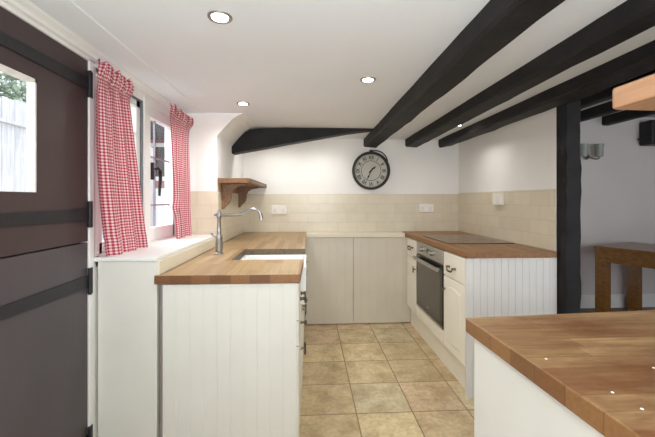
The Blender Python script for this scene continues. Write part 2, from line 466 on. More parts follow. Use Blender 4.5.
# window_1
fr = MB()
X0, X1 = XL - .07, XL + .004
fr.box(X0, X1, WY0 - .01, WY0 + .03, WZ0, WZ1); fr.box(X0, X1, 2.47, WY1 + .01, WZ0, WZ1)
fr.box(X0, X1, WY0, WY1, 1.79, WZ1 + .01); fr.box(X0, X1, WY0, WY1, WZ0, 1.0)
fr.box(X0, X1 + .006, 2.003, 2.075, WZ0, WZ1)
win = fr.build('window_1', M['trim'], bevel=.003)
struct(win, 'white timber kitchen window of two lights over the ledge', 'window')
lc = MB()
lc.box(X0 + .02, X1 - .012, 1.59, 1.63, 1.0, 1.79); lc.box(X0 + .02, X1 - .012, 1.945, 1.985, 1.0, 1.79)
lc.box(X0 + .02, X1 - .012, 1.59, 1.985, 1.745, 1.782); lc.box(X0 + .02, X1 - .012, 1.59, 1.985, 1.0, 1.05)
lc.box(X0 + .028, X1 - .02, 1.63, 1.945, 1.592, 1.61)
cas = lc.build('casement', M['trim'], win, bevel=.002)
rim = MB(); rim.box(X0 + .02, X1 - .004, 1.985, 2.003, 1.0, 1.79); rim.box(X0 + .02, X1 - .004, 1.59, 2.003, 1.78, 1.792)
rim.build('casement_rim', M['rim'], win)
MB().box(X0 + .034, X0 + .038, 1.62, 1.95, 1.04, 1.75).build('pane', M['glass'], cas)
rc = MB()
rc.box(X0 + .02, X1 - .008, 2.075, 2.105, 1.0, 1.79); rc.box(X0 + .02, X1 - .008, 2.445, 2.47, 1.0, 1.79)
rc.box(X0 + .02, X1 - .008, 2.075, 2.47, 1.728, 1.79); rc.box(X0 + .02, X1 - .008, 2.075, 2.47, 1.0, 1.075)
rcas = rc.build('casement', M['trim'], win, bevel=.002)
MB().box(X0 + .034, X0 + .038, 2.1, 2.45, 1.07, 1.735).build('pane', M['glass'], rcas)
gb = MB()
for y in (2.225,): gb.box(X0 + .03, X0 + .042, y - .004, y + .004, 1.075, 1.73)
for z in (1.209, 1.50): gb.box(X0 + .03, X0 + .042, 2.105, 2.445, z - .004, z + .004)
gb.build('glazing_bars', metal('lead_came', (150, 146, 150), .6, .2), rcas)
hb = MB(); hb.box(X1 - .01, X1 + .006, 2.105, 2.125, 1.36, 1.46)
hb.tube([(X1 + .012, 2.115, 1.42), (X1 + .025, 2.122, 1.43), (X1 + .03, 2.145, 1.415), (X1 + .026, 2.16, 1.37), (X1 + .022, 2.16, 1.32), (X1 + .022, 2.155, 1.265)], [.007, .009, .01, .01, .009, .007])
hb.build('window_handle', M['iron'], win, smooth=True)

# stable door: upper leaf with glazing, lower leaf
GX = XL - .030
GY0, GY1, GZ0, GZ1 = .80, 1.243, 1.266, 1.65
SPL = 1.065
dU = MB()
y0, y1 = DY0 + .012, DY1 - .018
dU.box(GX, XL - .002, y0, GY0, SPL + .003, 1.821); dU.box(GX, XL - .002, GY1, y1, SPL + .003, 1.821)
dU.box(GX, XL - .002, GY0, GY1, SPL + .003, GZ0); dU.box(GX, XL - .002, GY0, GY1, GZ1, 1.821)
du = dU.build('door_1', M['door_upper'])
struct(du, 'dark upper leaf of the stable door with a glazed opening', 'door')
rv = MB(); rv.box(GX - .002, XL - .004, GY1 - .006, GY1, GZ0, GZ1); rv.box(GX - .002, XL - .004, GY0, GY0 + .018, GZ0, GZ1); rv.box(GX - .002, XL - .004, GY0, GY1, GZ1 - .012, GZ1)
rv.build('glazing_frame', paint('worn_white_reveal', (226, 220, 212), .6, .08, 25, .1), du)
MB().box(GX + .006, GX + .01, GY0 + .015, GY1 - .005, GZ0, GZ1 - .01).build('pane', M['glass'], du)
dl = MB()
n = 5; bw = (y1 - y0) / n
dl.prism([(y0, .012)] + [q for i in range(n) for q in ((y0 + i * bw, SPL - .003), (y0 + (i + 1) * bw, SPL - .003))][0:1] + [(y1, SPL - .003), (y1, .012)], 'X', GX, XL - .002)
dlo = dl.build('door_2', M['door_lower'], bevel=.002)
MB().box(GX - .014, GX, y0, y1, SPL - .04, SPL + .03).build('gap_light_stop', M['door_lower'], dlo)  # strip added behind the split to keep daylight out of the gap
struct(dlo, 'dark lower leaf of the stable door', 'door')
def strap(parent, zc, wide=.052, narrow=.03):
    b = MB(); b.prism([(.72, zc - narrow / 2), (.70, zc), (.72, zc + narrow / 2), (1.49, zc + wide / 2), (1.515, zc + wide / 2), (1.515, zc - wide / 2), (1.49, zc - wide / 2)], 'X', XL - .002, XL + .005)
    s = b.build('strap_hinge', M['iron'], parent, bevel=.0015)
    p = MB(); p.box(XL - .002, XL + .007, 1.516, 1.538, zc - .055, zc + .055)
    p.tube([(XL + .009, 1.514, zc - .055), (XL + .009, 1.514, zc + .055)], .007)
    for dz in (-.04, 0, .04): p.lathe([(.004, 0), (.004, .002), (.002, .003)], (XL + .007, 1.529, zc + dz), 'X', 8)
    p.build('hinge_plate', M['iron'], s, bevel=.001)
strap(du, 1.725); strap(du, 1.18); strap(dlo, .90); strap(dlo, .235)

# ------------------------------------------------------------------ beams and posts
tag(rough_beam('ceiling_beam', .572, .715, 1.785, ZC, -1.29, YB, dx=-.01, seed=3), 'black ceiling beam ending above the wall clock', 'beam', 'black kitchen ceiling beams')
tag(rough_beam('ceiling_beam', 1.005, 1.145, 1.79, ZC, -1.29, YB, dx=-.06, seed=5), 'black ceiling beam between the clock beam and the post beam', 'beam', 'black kitchen ceiling beams')
tag(rough_beam('ceiling_beam', 1.362, 1.51, 1.795, ZC, -1.29, YB, dx=-.03, jit=.006, seed=9), 'rough black ceiling beam resting on the upright timber post', 'beam', 'black kitchen ceiling beams')
for i, (x, lab) in enumerate(((2.50, 'dark dining room ceiling beam nearest the timber post'), (2.93, 'dark dining room ceiling beam above the wall light'), (3.38, 'dark dining room ceiling beam beside the black wall box'))):
    tag(rough_beam('dining_beam', x, x + .09, 2.1, 2.2, -1.2, 3.86, jit=.002, seed=20 + i), lab, 'beam', 'dining room ceiling beams')
# curved brace across the back of the kitchen
tb = MB()
top = [(-.66, 1.700), (-.60, 1.772), (-.55, 1.826), (-.50, 1.850), (-.43, 1.858), (-.2, 1.868), (.1, 1.8695), (.35, 1.8695), (.57, 1.8695)]
bot = [(.57, 1.862), (.35, 1.832), (.1, 1.784), (-.2, 1.728), (-.43, 1.683), (-.60, 1.652), (-.66, 1.640)]
tb.prism(top + bot, 'Y', 3.05, 3.17)
tag(tb.build('timber_brace', M['beam'], bevel=.008), 'tapering curved black timber below the ceiling, left of the clock', 'beam')
# upright post
rnd = random.Random(4); pv = []; N = 26
for i in range(N + 1):
    z = 1.87 * i / N; j = [rnd.uniform(-.006, .006) for _ in range(8)]
    x0, x1, ya, yb = 1.580, 1.700, 2.085, 2.15
    k = .012 if z > 1.55 else 0
    pv += [(x0 + .006 + j[0] - k, ya + .03, z), (x0 + .022 + j[1], ya + abs(j[1]), z), (x1 - .012, ya + abs(j[2]), z), (x1 + j[3], ya + .012, z), (x1, yb, z), (x0, yb, z)]
pf = [(i * 6 + q, i * 6 + (q + 1) % 6, (i + 1) * 6 + (q + 1) % 6, (i + 1) * 6 + q) for i in range(N) for q in range(6)] + [(5, 4, 3, 2, 1, 0), tuple(range(N * 6, N * 6 + 6))]
tag(MB().add(pv, pf).build('timber_post', M['beam']), 'upright black hewn timber post at the end of the hob worktop', 'post')

# ------------------------------------------------------------------ downlights
def downlight(x, y, label, power, hidden=False):
    t = thing('downlight', (x, y, ZC), label, 'ceiling light', 'recessed ceiling spotlights')
    MB().lathe([(.026, -.001), (.030, -.004), (.038, -.006), (.041, -.004), (.042, 0.0)], (x, y, ZC), 'Z', 40).build('bezel', M['nickel'], t, smooth=True)
    MB().lathe([(.0, -.0075), (.018, -.007), (.027, -.0055), (.028, -.001)], (x, y, ZC), 'Z', 32).build('lens', M['lens'], t, smooth=True)
    d = bpy.data.lights.new('downlight_lamp', 'SPOT'); d.energy = power; d.spot_size = math.radians(165); d.spot_blend = 1.0; d.shadow_soft_size = .03; d.color = (.97, .965, .94)
    o = bpy.data.objects.new('downlight_lamp', d); C.objects.link(o); o.location = (0, 0, -.02); o.parent = t
downlight(-.304, 1.223, 'round spotlight in the ceiling closest to the viewer', 12)
downlight(-.426, 2.312, 'round spotlight in the ceiling near the black curved timber', 19)
downlight(.311, 1.816, 'round spotlight in the ceiling left of the clock beam', 23)
downlight(1.255, 2.88, 'small spotlight between two black ceiling beams', 7)
downlight(-.30, 3.27, 'left hand spotlight hidden behind the curved black timber', 8)
downlight(.15, 3.27, 'right hand spotlight hidden behind the curved black timber', 8)

# ------------------------------------------------------------------ handles
def bow_handle(parent, x, yc, z, half=.048, d=-1):
    """dark drop handle on an X-facing front; d = -1 points to -X"""
    b = MB()
    for s in (-1, 1):
        b.lathe([(.009, 0), (.010, d * .004), (.006, d * .008), (.005, d * .022)], (x, yc + s * half, z), 'X', 12)
        b.tube([(x + d * .02, yc + s * half, z + .008), (x + d * .02, yc + s * half, z - .006)], .007, 8)
    pts = []
    for i in range(13):
        t = i / 12; a = math.pi * t
        pts.append((x + d * (.022 + .006 * math.sin(a)), yc - half + 2 * half * t, z - .022 * min(1, 2.2 * math.sin(a))))
    b.tube(pts, [.004 + .003 * math.sin(math.pi * i / 12) for i in range(13)], 8)
    return b.build('handle', M['pewter'], parent, smooth=True)
def knob(parent, x, y, z, d=-1):
    b = MB(); b.lathe([(.008, 0), (.008, d * .003), (.0045, d * .008), (.005, d * .016), (.011, d * .020), (.012, d * .026), (.007, d * .031)], (x, y, z), 'X', 14)
    return b.build('knob', M['pewter'], parent, smooth=True)
def t_pull(parent, x, y, z, d=-1):
    b = MB(); b.lathe([(.006, 0), (.005, d * .02)], (x, y, z), 'X', 10)
    b.tube([(x + d * .022, y, z - .032), (x + d * .022, y, z - .02), (x + d * .022, y, z), (x + d * .022, y, z + .02), (x + d * .022, y, z + .032)], [.003, .006, .005, .006, .003], 8)
    return b.build('pull', M['pewter'], parent, smooth=True)

def front_panel(name, parent, x, d, ya, yb, za, zb, arch=False, mat=None):
    """shaker-style front on an X-facing cabinet; x = carcass face, d = outward direction"""
    b = MB(); T = .019
    xa, xb = x, x + d * T
    b.box(min(xa, xb), max(xa, xb), ya, yb, za, zb)
    o = b.build(name, mat or M['cabinet'], parent, bevel=.003)
    if arch:
        m = .05; r = MB()
        yl, yh, zl, zh = ya + m, yb - m, za + m, zb - m
        prof = [(yl, zl), (yh, zl)] + [(yh + (yl - yh) * i / 8, zh - .02 + .02 * math.sin(math.pi * i / 8)) for i in range(9)]
        xo = xb
        inner = [(yl + (yh - yl) * .5 + (p - (yl + yh) / 2) * .80, zl + (zh - zl) * .5 + (q - (zl + zh) / 2) * .93) for p, q in prof]
        nn = len(prof)
        vs = [(xo - d * .002, p, q) for p, q in prof] + [(xo + d * .0045, p, q) for p, q in inner]
        fs = [(i, (i + 1) % nn, (i + 1) % nn + nn, i + nn) for i in range(nn)] + [tuple(range(nn, 2 * nn))]
        r.add(vs, fs).build('raised_panel', mat or M['cabinet'], o)
    return o

# ------------------------------------------------------------------ left run
wk = MB().prism([(-.664, 1.545), (-.036, 1.540), (-.026, 1.93), (-.42, 1.93), (-.42, 2.352), (-.022, 2.352), (-.022, YB - .012), (XI + .014, YB - .012), (XI + .014, 2.56), (XI + .016, 1.575), (-.664, 1.57)], 'Z', WT - .038, WT)
wko = wk.build('oak_worktop', M['oak_left'], bevel=.0025)
edge_material(wko, M['oak_end'], lambda c, n: True)
wko.data.materials.append(M['oak_wet'])
for p in wko.data.polygons:
    if abs(p.normal.z) < .5 and 1.92 < p.center.y < 2.36 and p.center.x < -.03: p.material_index = 2
tag(wko, 'pale oak worktop on the left, cut out around the white sink', 'worktop')

XF = -.058   # carcass face
def left_unit(ya, yb, label):
    t = thing('base_cabinet', (-.35, (ya + yb) / 2, 0), label, 'kitchen cabinet', 'ivory cabinets under the left worktop')
    return t
c1 = left_unit(1.53, 1.90, 'left run drawer cabinet with white grooved end panel facing viewer')
pts = tg_panel(-.63, -.052, 0, 0, .056, .018, .004, .0018)
MB().prism([(u, 1.552 + tt) for u, tt in pts], 'Z', .0, WT - .042).build('end_panel', M['panel'], c1)
MB().box(-.62, XF - .004, 1.575, 1.90, .12, WT - .042).build('carcass', M['cabinet'], c1)
f = front_panel('drawer', c1, XF - .004, 1, 1.575, 1.898, .70, .865); bow_handle(f, XF + .019, 1.72, .77, .048, 1)
f = front_panel('drawer', c1, XF - .004, 1, 1.575, 1.898, .585, .695); knob(f, XF + .019, 1.72, .64, 1)
f = front_panel('door', c1, XF - .004, 1, 1.575, 1.898, .13, .58, True); t_pull(f, XF + .019, 1.74, .505, 1)
c2 = left_unit(1.90, 2.40, 'left run cabinet directly below the white sink')
MB().box(-.62, XF, 1.905, 2.395, .12, .665).build('carcass', M['cabinet'], c2)
for ya, yb, ky in ((1.905, 2.148, 2.12), (2.152, 2.395, 2.18)):
    f = front_panel('door', c2, XF, 1, ya, yb, .13, .655, True); t_pull(f, XF + .019, ky, .58, 1)
c3 = left_unit(2.40, 2.94, 'left run drawer and door cabinet beyond the sink')
MB().box(-.62, XF, 2.402, 2.938, .12, WT - .042).build('carcass', M['cabinet'], c3)
f = front_panel('drawer', c3, XF, 1, 2.405, 2.935, .70, .865); bow_handle(f, XF + .019, 2.67, .79, .048, 1)
f = front_panel('door', c3, XF, 1, 2.405, 2.935, .13, .69, True); t_pull(f, XF + .019, 2.45, .62, 1)
c4 = left_unit(2.94, 3.465, 'left run cabinet in the corner by the back wall cupboard')
MB().box(-.62, XF, 2.942, 3.465, .12, WT - .042).build('carcass', M['cabinet'], c4)
f = front_panel('door', c4, XF, 1, 2.945, 3.45, .13, .865, True); t_pull(f, XF + .019, 2.99, .62, 1)
tag(MB().box(-.12, -.10, 1.58, 3.465, 0, .118).build('plinth', M['cabinet']), 'ivory plinth board under the left run of cabinets', 'plinth')

# belfast sink
sk = thing('belfast_sink', (-.2, 2.14, .67), 'white ceramic butler sink set into the pale oak worktop', 'sink')
b = MB()
a0, a1, e0, e1, zt, zb = -.425, -.012, 1.925, 2.36, WT - .040, .668
b.box(a0, a1, e0, e0 + .022, zb, zt); b.box(a0, a1, e1 - .022, e1, zb, zt); b.box(a0, a0 + .022, e0 + .022, e1 - .022, zb, zt)
b.box(a1 - .022, a1, e0 + .022, e1 - .022, zb, zt); b.box(a0 + .022, a1 - .022, e0 + .022, e1 - .022, zb, zb + .06)
b.build('basin', M['ceramic'], sk, bevel=.004)
MB().lathe([(.0, .004), (.02, .003), (.036, .002), (.038, 0)], (-.22, 2.14, zb + .06), 'Z', 24).build('plughole', M['steel'], sk, smooth=True)

# tap
tx, ty = -.539, 2.146
tp = thing('kitchen_tap', (tx, ty, WT), 'tall brushed nickel pillar tap with long swan spout over the sink', 'tap')
MB().lathe([(.026, 0), (.026, .006), (.021, .012), (.0215, .03), (.0205, .09), (.022, .098), (.020, .108), (.0145, .116), (.0125, .15), (.0115, .215), (.0145, .222), (.0145, .246), (.009, .254), (.0095, .262), (.005, .272)], (tx, ty, WT), 'Z', 24).build('pillar', M['nickel'], tp, smooth=True)
sp = MB(); z = WT + .235
path = [(tx - .03, z), (tx, z), (tx + .06, z), (tx + .12, z + .002), (tx + .148, z + .012), (tx + .172, z + .026), (tx + .20, z + .034), (tx + .228, z + .030), (tx + .246, z + .012), (tx + .252, z - .012), (tx + .252, z - .028)]
sp.tube([(x, ty, zz) for x, zz in path], [.007, .009, .009, .009, .009, .009, .0095, .0095, .010, .0115, .0125], 12)
sp.build('spout', M['nickel'], tp, smooth=True)
lv = MB(); lv.tube([(tx, ty, WT + .103), (tx - .028, ty, WT + .108), (tx - .042, ty, WT + .12)], [.006, .005, .006], 8); lv.lathe([(.008, -.006), (.009, 0), (.006, .007)], (tx - .043, ty, WT + .122), 'Z', 10)
lv.build('lever', M['nickel'], tp, smooth=True)

# ------------------------------------------------------------------ back cupboard
bc = thing('low_cupboard', (.46, 3.5, 0), 'low cupboard of two grooved panels along the back wall', 'cupboard')
for ua, ub in ((-.028, .446), (.450, 1.022)):
    MB().prism([(u, 3.470 + tt) for u, tt in tg_panel(ua, ub, 0, 0, .085, .02, .003, .0015)], 'Z', .012, .866).build('door', M['panel_shaded'], bc)
MB().box(-.028, .968, 3.456, YB - .010, .868, WT - .004).build('ledge_top', M['tile_ledge'], bc, bevel=.004)['label'] = 'cream ledge top'
MB().box(-.025, .965, 3.495, YB - .012, 0, .866).build('carcass', M['panel_shaded'], bc)

# ------------------------------------------------------------------ right run
rwk = (MB().prism([(.985, 2.128), (XR - .010, 2.128), (XR - .010, YB - .012), (.972, YB - .012), (.972, 3.2)], 'Z', WT - .038, WT).build('oak_worktop', M['oak_right'], bevel=.0025))
edge_material(rwk, M['oak_dark_end'], lambda c, n: True)
tag(rwk, 'brown oak worktop on the right carrying the black hob', 'worktop')
XC = 1.005
def right_unit(ya, yb, label):
    return thing('base_cabinet', (1.3, (ya + yb) / 2, 0), label, 'kitchen cabinet', 'ivory cabinets under the right worktop')
r1 = right_unit(2.14, 2.51, 'right run cabinet nearest the viewer, with grooved white end panel')
MB().prism([(u, 2.138 + tt) for u, tt in tg_panel(.985, XR - .004, 0, 0, .045, .018, .005, .003)], 'Z', .0, WT - .040).build('end_panel', M['panel_cool'], r1)
MB().box(XC, XR - .01, 2.158, 2.508, .165, WT - .040).build('carcass', M['cabinet'], r1)
f = front_panel('drawer', r1, XC, -1, 2.160, 2.506, .70, .868); bow_handle(f, XC - .019, 2.35, .775)
f = front_panel('door', r1, XC, -1, 2.160, 2.506, .185, .694, True); knob(f, XC - .019, 2.482, .60)
r2 = right_unit(3.145, 3.46, 'right run cabinet tucked between the oven and the back wall')
MB().box(XC, XR - .01, 3.145, 3.465, .165, WT - .040).build('carcass', M['cabinet'], r2)
f = front_panel('drawer', r2, XC, -1, 3.148, 3.455, .70, .868); bow_handle(f, XC - .019, 3.30, .79)
f = front_panel('door', r2, XC, -1, 3.148, 3.455, .185, .694, True); t_pull(f, XC - .019, 3.18, .60)
tag(MB().box(XC + .02, XC + .04, 2.158, 3.465, 0, .163).build('plinth', M['cabinet']), 'ivory plinth board under the oven and right run of cabinets', 'plinth')
oh = thing('oven_housing', (1.3, 2.83, .165), 'ivory oven housing with a plain filler strip below the oven', 'kitchen cabinet', 'ivory cabinets under the right worktop')
MB().box(XC - .019, XC, 2.512, 3.142, .185, .282).build('filler_strip', M['cabinet'], oh, bevel=.003)
MB().box(XC, XR - .01, 2.512, 3.142, .165, .284).build('carcass', M['cabinet'], oh)
ov = thing('built_in_oven', (1.25, 2.83, .286), 'stainless steel built-in oven with dark glass door', 'oven')
MB().box(XC, 1.55, 2.525, 3.13, .288, .868).build('oven_body', M['steel'], ov)
cp = MB().box(XC - .022, XC, 2.518, 3.137, .762, .870).build('control_panel', M['steel'], ov, bevel=.003)
for y in (2.72, 2.95):
    MB().lathe([(.024, 0), (.024, -.004), (.020, -.006), (.019, -.030), (.015, -.034)], (XC - .022, y, .818), 'X', 20).build('control_knob', M['steel'], cp, smooth=True)
MB().box(XC - .0235, XC - .0215, 2.79, 2.86, .80, .838).build('display', M['black_glass'], cp)
od = MB().box(XC - .024, XC, 2.518, 3.137, .290, .756).build('oven_door', M['black_glass'], ov, bevel=.003)
MB().box(XC - .0255, XC - .0235, 2.56, 3.095, .34, .70).build('door_window', M['oven_glass'], od)
es = MB(); es.box(XC - .026, XC - .022, 2.518, 3.137, .288, .306); es.build('door_trim', M['steel'], od)
hh = MB(); hh.box(XC - .062, XC - .046, 2.535, 3.12, .708, .738)
hh.box(XC - .05, XC - .023, 2.56, 2.58, .714, .732); hh.box(XC - .05, XC - .023, 3.075, 3.095, .714, .732)
hh.build('door_handle', M['steel'], od, bevel=.004)
em = MB(); em.box(XC - .0265, XC - .0250, 2.815, 2.845, .352, .360); em.build('maker_mark', M['steel'], od)

hb_ = thing('ceramic_hob', (1.29, 2.82, WT), 'flat dark glass hob set on the brown oak worktop', 'hob')
MB().box(1.035, 1.535, 2.53, 3.11, WT, WT + .006).build('glass_top', M['hob_glass'], hb_, bevel=.002)
for x, y, r in ((1.17, 2.68, .085), (1.40, 2.68, .07), (1.17, 2.95, .07), (1.40, 2.95, .09)):
    b = MB(); n = 40
    b.tube([(x + r * math.cos(2 * math.pi * k / n), y + r * math.sin(2 * math.pi * k / n), WT + .0059) for k in range(n)], .0008, 4, True)
    b.build('cooking_zone', M['pewter'], hb_)

# ------------------------------------------------------------------ near worktop
WN = .923
nwk = thing('near_worktop', (.8, .5, 0), 'worn stained oak worktop in the near right foreground', 'worktop')
nslab = MB().prism([(.422, .922), (1.249, .976), (1.249, -.3), (.48, -.3)], 'Z', WN - .038, WN).build('slab', M['oak_near'], nwk, bevel=.003)
edge_material(nslab, M['oak_near_edge'], lambda c, n: True)
for x, y in ((.473, .673), (.50, .55), (.505, .504), (.651, .626)):
    MB().lathe([(.0026, 0), (.0022, .0008), (.0006, .0012)], (x, y, WN), 'Z', 7).build('paint_fleck', M['plastic'], nwk)
ncb = thing('base_cabinet', (.8, .5, 0), 'plain white panelled cabinet under the near foreground worktop', 'kitchen cabinet')
b = MB(); b.prism([(.438, .905), (1.24, .957), (1.24, -.28), (.495, -.28)], 'Z', 0, WN - .039)
b.build('side_panel', M['panel'], ncb, bevel=.002)

# wooden shelf overhead
b = MB()
c = .014; X_, Y_ = .752, .836
pl = [(1.249, .86), (X_ + c, Y_ + .004)] + [(X_ + c - c * math.sin(a), Y_ - c + c * math.cos(a)) for a in (0.0, .4, .8, 1.2, math.pi / 2)][1:] + [(X_, .1), (1.249, .1)]
b.prism(pl, 'Z', 1.466, 1.517)
tag(b.build('overhead_shelf', M['orange_wood'], bevel=.005), 'thick orange pine shelf with rounded corner at the right edge', 'shelf')

# ------------------------------------------------------------------ bracket shelf
bs = thing('bracket_shelf', (-.5, 3.1, 1.36), 'brown wooden wall shelf on scrolled brackets above the tap', 'shelf')
MB().prism([(XI, 2.585), (-.45, 2.585), (-.425, 2.61), (-.425, YB - .001), (XI, YB - .001)], 'Z', 1.363, 1.400).build('shelf_board', M['shelf'], bs, bevel=.004)
MB().box(XI, XI + .018, 2.60, 3.58, 1.30, 1.363).build('back_rail', M['shelf'], bs)
for y in (2.66, 3.30):
    pr = [(XI, 1.363), (-.468, 1.363), (-.468, 1.35), (-.50, 1.345), (-.535, 1.338), (-.562, 1.32), (-.576, 1.292), (-.579, 1.258), (-.588, 1.228), (-.603, 1.208), (-.622, 1.192), (-.637, 1.172), (XI, 1.166)]
    MB().prism(pr, 'Y', y, y + .028).build('bracket', M['shelf'], bs, bevel=.002)

# ------------------------------------------------------------------ clock
cx, cz, R = .645, 1.542, .190
ck = thing('wall_clock', (cx, YB, cz), 'round pocket watch style wall clock with Roman numerals', 'clock')
MB().lathe([(R * .96, 0), (R + .004, -.006), (R + .008, -.024), (R + .006, -.040), (R - .004, -.050), (R - .010, -.050), (R - .014, -.042), (R - .016, -.028), (R - .02, -.02), (R - .02, -.004)], (cx, YB, cz), 'Y', 72).build('case', M['clock_case'], ck, smooth=True)
yf = YB - .022
MB().lathe([(R - .016, .006), (R - .015, 0)], (cx, yf, cz), 'Y', 64).build('dial', M['clock_face'], ck)
def ring(r, t, name, y):
    n = 72
    vs = [(cx + rr * math.cos(2 * math.pi * k / n), y, cz + rr * math.sin(2 * math.pi * k / n)) for rr in (r, r + t) for k in range(n)]
    fs = [(k, (k + 1) % n, n + (k + 1) % n, n + k) for k in range(n)]
    MB().add(vs, fs).build(name, M['clock_ink'], ck)
ring(.100, .005, 'chapter_ring', yf - .001); ring(R - .024, .003, 'minute_track', yf - .001)
roman = ['XII', 'I', 'II', 'III', 'IIII', 'V', 'VI', 'VII', 'VIII', 'IX', 'X', 'XI']
def text_mesh(txt, size, name, mat, parent, mtx, org):
    cu = bpy.data.curves.new(name, 'FONT'); cu.body = txt; cu.size = size; cu.align_x = 'CENTER'; cu.align_y = 'CENTER'; cu.offset = size * .022
    to = bpy.data.objects.new(name + '_tmp', cu); C.objects.link(to)
    bpy.context.view_layer.update()
    me = bpy.data.meshes.new_from_object(to.evaluated_get(bpy.context.evaluated_depsgraph_get()))
    bpy.data.objects.remove(to)
    me.name = name
    me.transform(Matrix.Translation(-Vector(org)) @ mtx)
    me.materials.clear(); me.materials.append(mat)
    o = bpy.data.objects.new(name, me); C.objects.link(o); o.parent = parent
    return o
for h, txt in enumerate(roman):
    a = math.radians(30 * h); r = .134
    m = Matrix.Translation((cx + r * math.sin(a), yf - .0015, cz + r * math.cos(a))) @ Matrix.Rotation(a, 4, 'Y') @ Matrix.Rotation(math.pi / 2, 4, 'X')
    m = m @ Matrix.Diagonal((.85 if len(txt) < 4 else .72, 1, 1, 1))
    text_mesh(txt, .054, 'numeral', M['clock_ink'], ck, m, (cx, YB, cz))
def hand(name, ang, length, wid, y):
    a = math.radians(ang); s, c_ = math.sin(a), math.cos(a)
    prof = [(-wid * .5, -.03), (wid * .5, -.03), (wid * .35, length * .35), (wid * .9, length * .62), (wid * .3, length * .72), (0, length), (-wid * .3, length * .72), (-wid * .9, length * .62), (-wid * .35, length * .35)]
    MB().prism([(cx + p * c_ + q * s, cz - p * s + q * c_) for p, q in prof], 'Y', y, y - .002).build(name, M['clock_ink'], ck)
hand('hour_hand', 47, .075, .012, yf - .004); hand('minute_hand', 205, .118, .009, yf - .008)
MB().lathe([(.009, 0), (.009, -.012), (.004, -.014)], (cx, yf, cz), 'Y', 16).build('hand_boss', M['clock_ink'], ck)
MB().lathe([(.014, R), (.018, R + .006), (.020, R + .014), (.017, R + .02), (.010, R + .024)], (cx, YB - .025, cz), 'Z', 20).build('crown', M['clock_case'], ck, smooth=True)
bp = []
for i in range(15):
    a = math.radians(92 - 62 * i / 14); rr = R + .008 + .020 * math.sin(math.pi * i / 14)
    bp.append((cx + rr * math.cos(a), YB - .028, cz + rr * math.sin(a)))
MB().tube(bp, .006, 8).build('bow', M['clock_case'], ck, smooth=True)

# ------------------------------------------------------------------ sockets and switch
def socket(x, z, wd, hg, label):
    t = thing('double_socket', (x, YB - .009, z), label, 'socket', 'white double sockets on the back wall tiles')
    pl = MB().box(x - wd / 2, x + wd / 2, YB - .021, YB - .009, z - hg / 2, z + hg / 2).build('faceplate', M['plastic'], t, bevel=.003)
    for s in (-1, 1):
        MB().box(x + s * .025 - .008, x + s * .025 + .008, YB - .0245, YB - .020, z + .008, z + .026).build('rocker', M['plastic'], t, bevel=.001)
        ho = MB()
        ho.box(x + s * .042 - .003, x + s * .042 + .003, YB - .0216, YB - .0205, z - .004, z + .006)
        for q in (-1, 1): ho.box(x + s * .042 + q * .011 - .0035, x + s * .042 + q * .011 + .0035, YB - .0216, YB - .0205, z - .023, z - .018)
        ho.build('pin_slot', M['clock_ink'], t)
socket(-.300, 1.140, .150, .085, 'white double socket on the tiles right of the bracket shelf')
socket(1.228, 1.156, .150, .082, 'white double socket on the tiles right of the clock')
sw = thing('wall_switch', (XR - .009, 2.79, 1.248), 'cream switch plate on the tiled wall above the hob', 'switch')
MB().box(XR - .034, XR - .009, 2.722, 2.862, 1.200, 1.296).build('backbox', M['plastic'], sw, bevel=.003)
MB().box(XR - .038, XR - .033, 2.775, 2.81, 1.225, 1.27).build('rocker', M['plastic'], sw, bevel=.001)

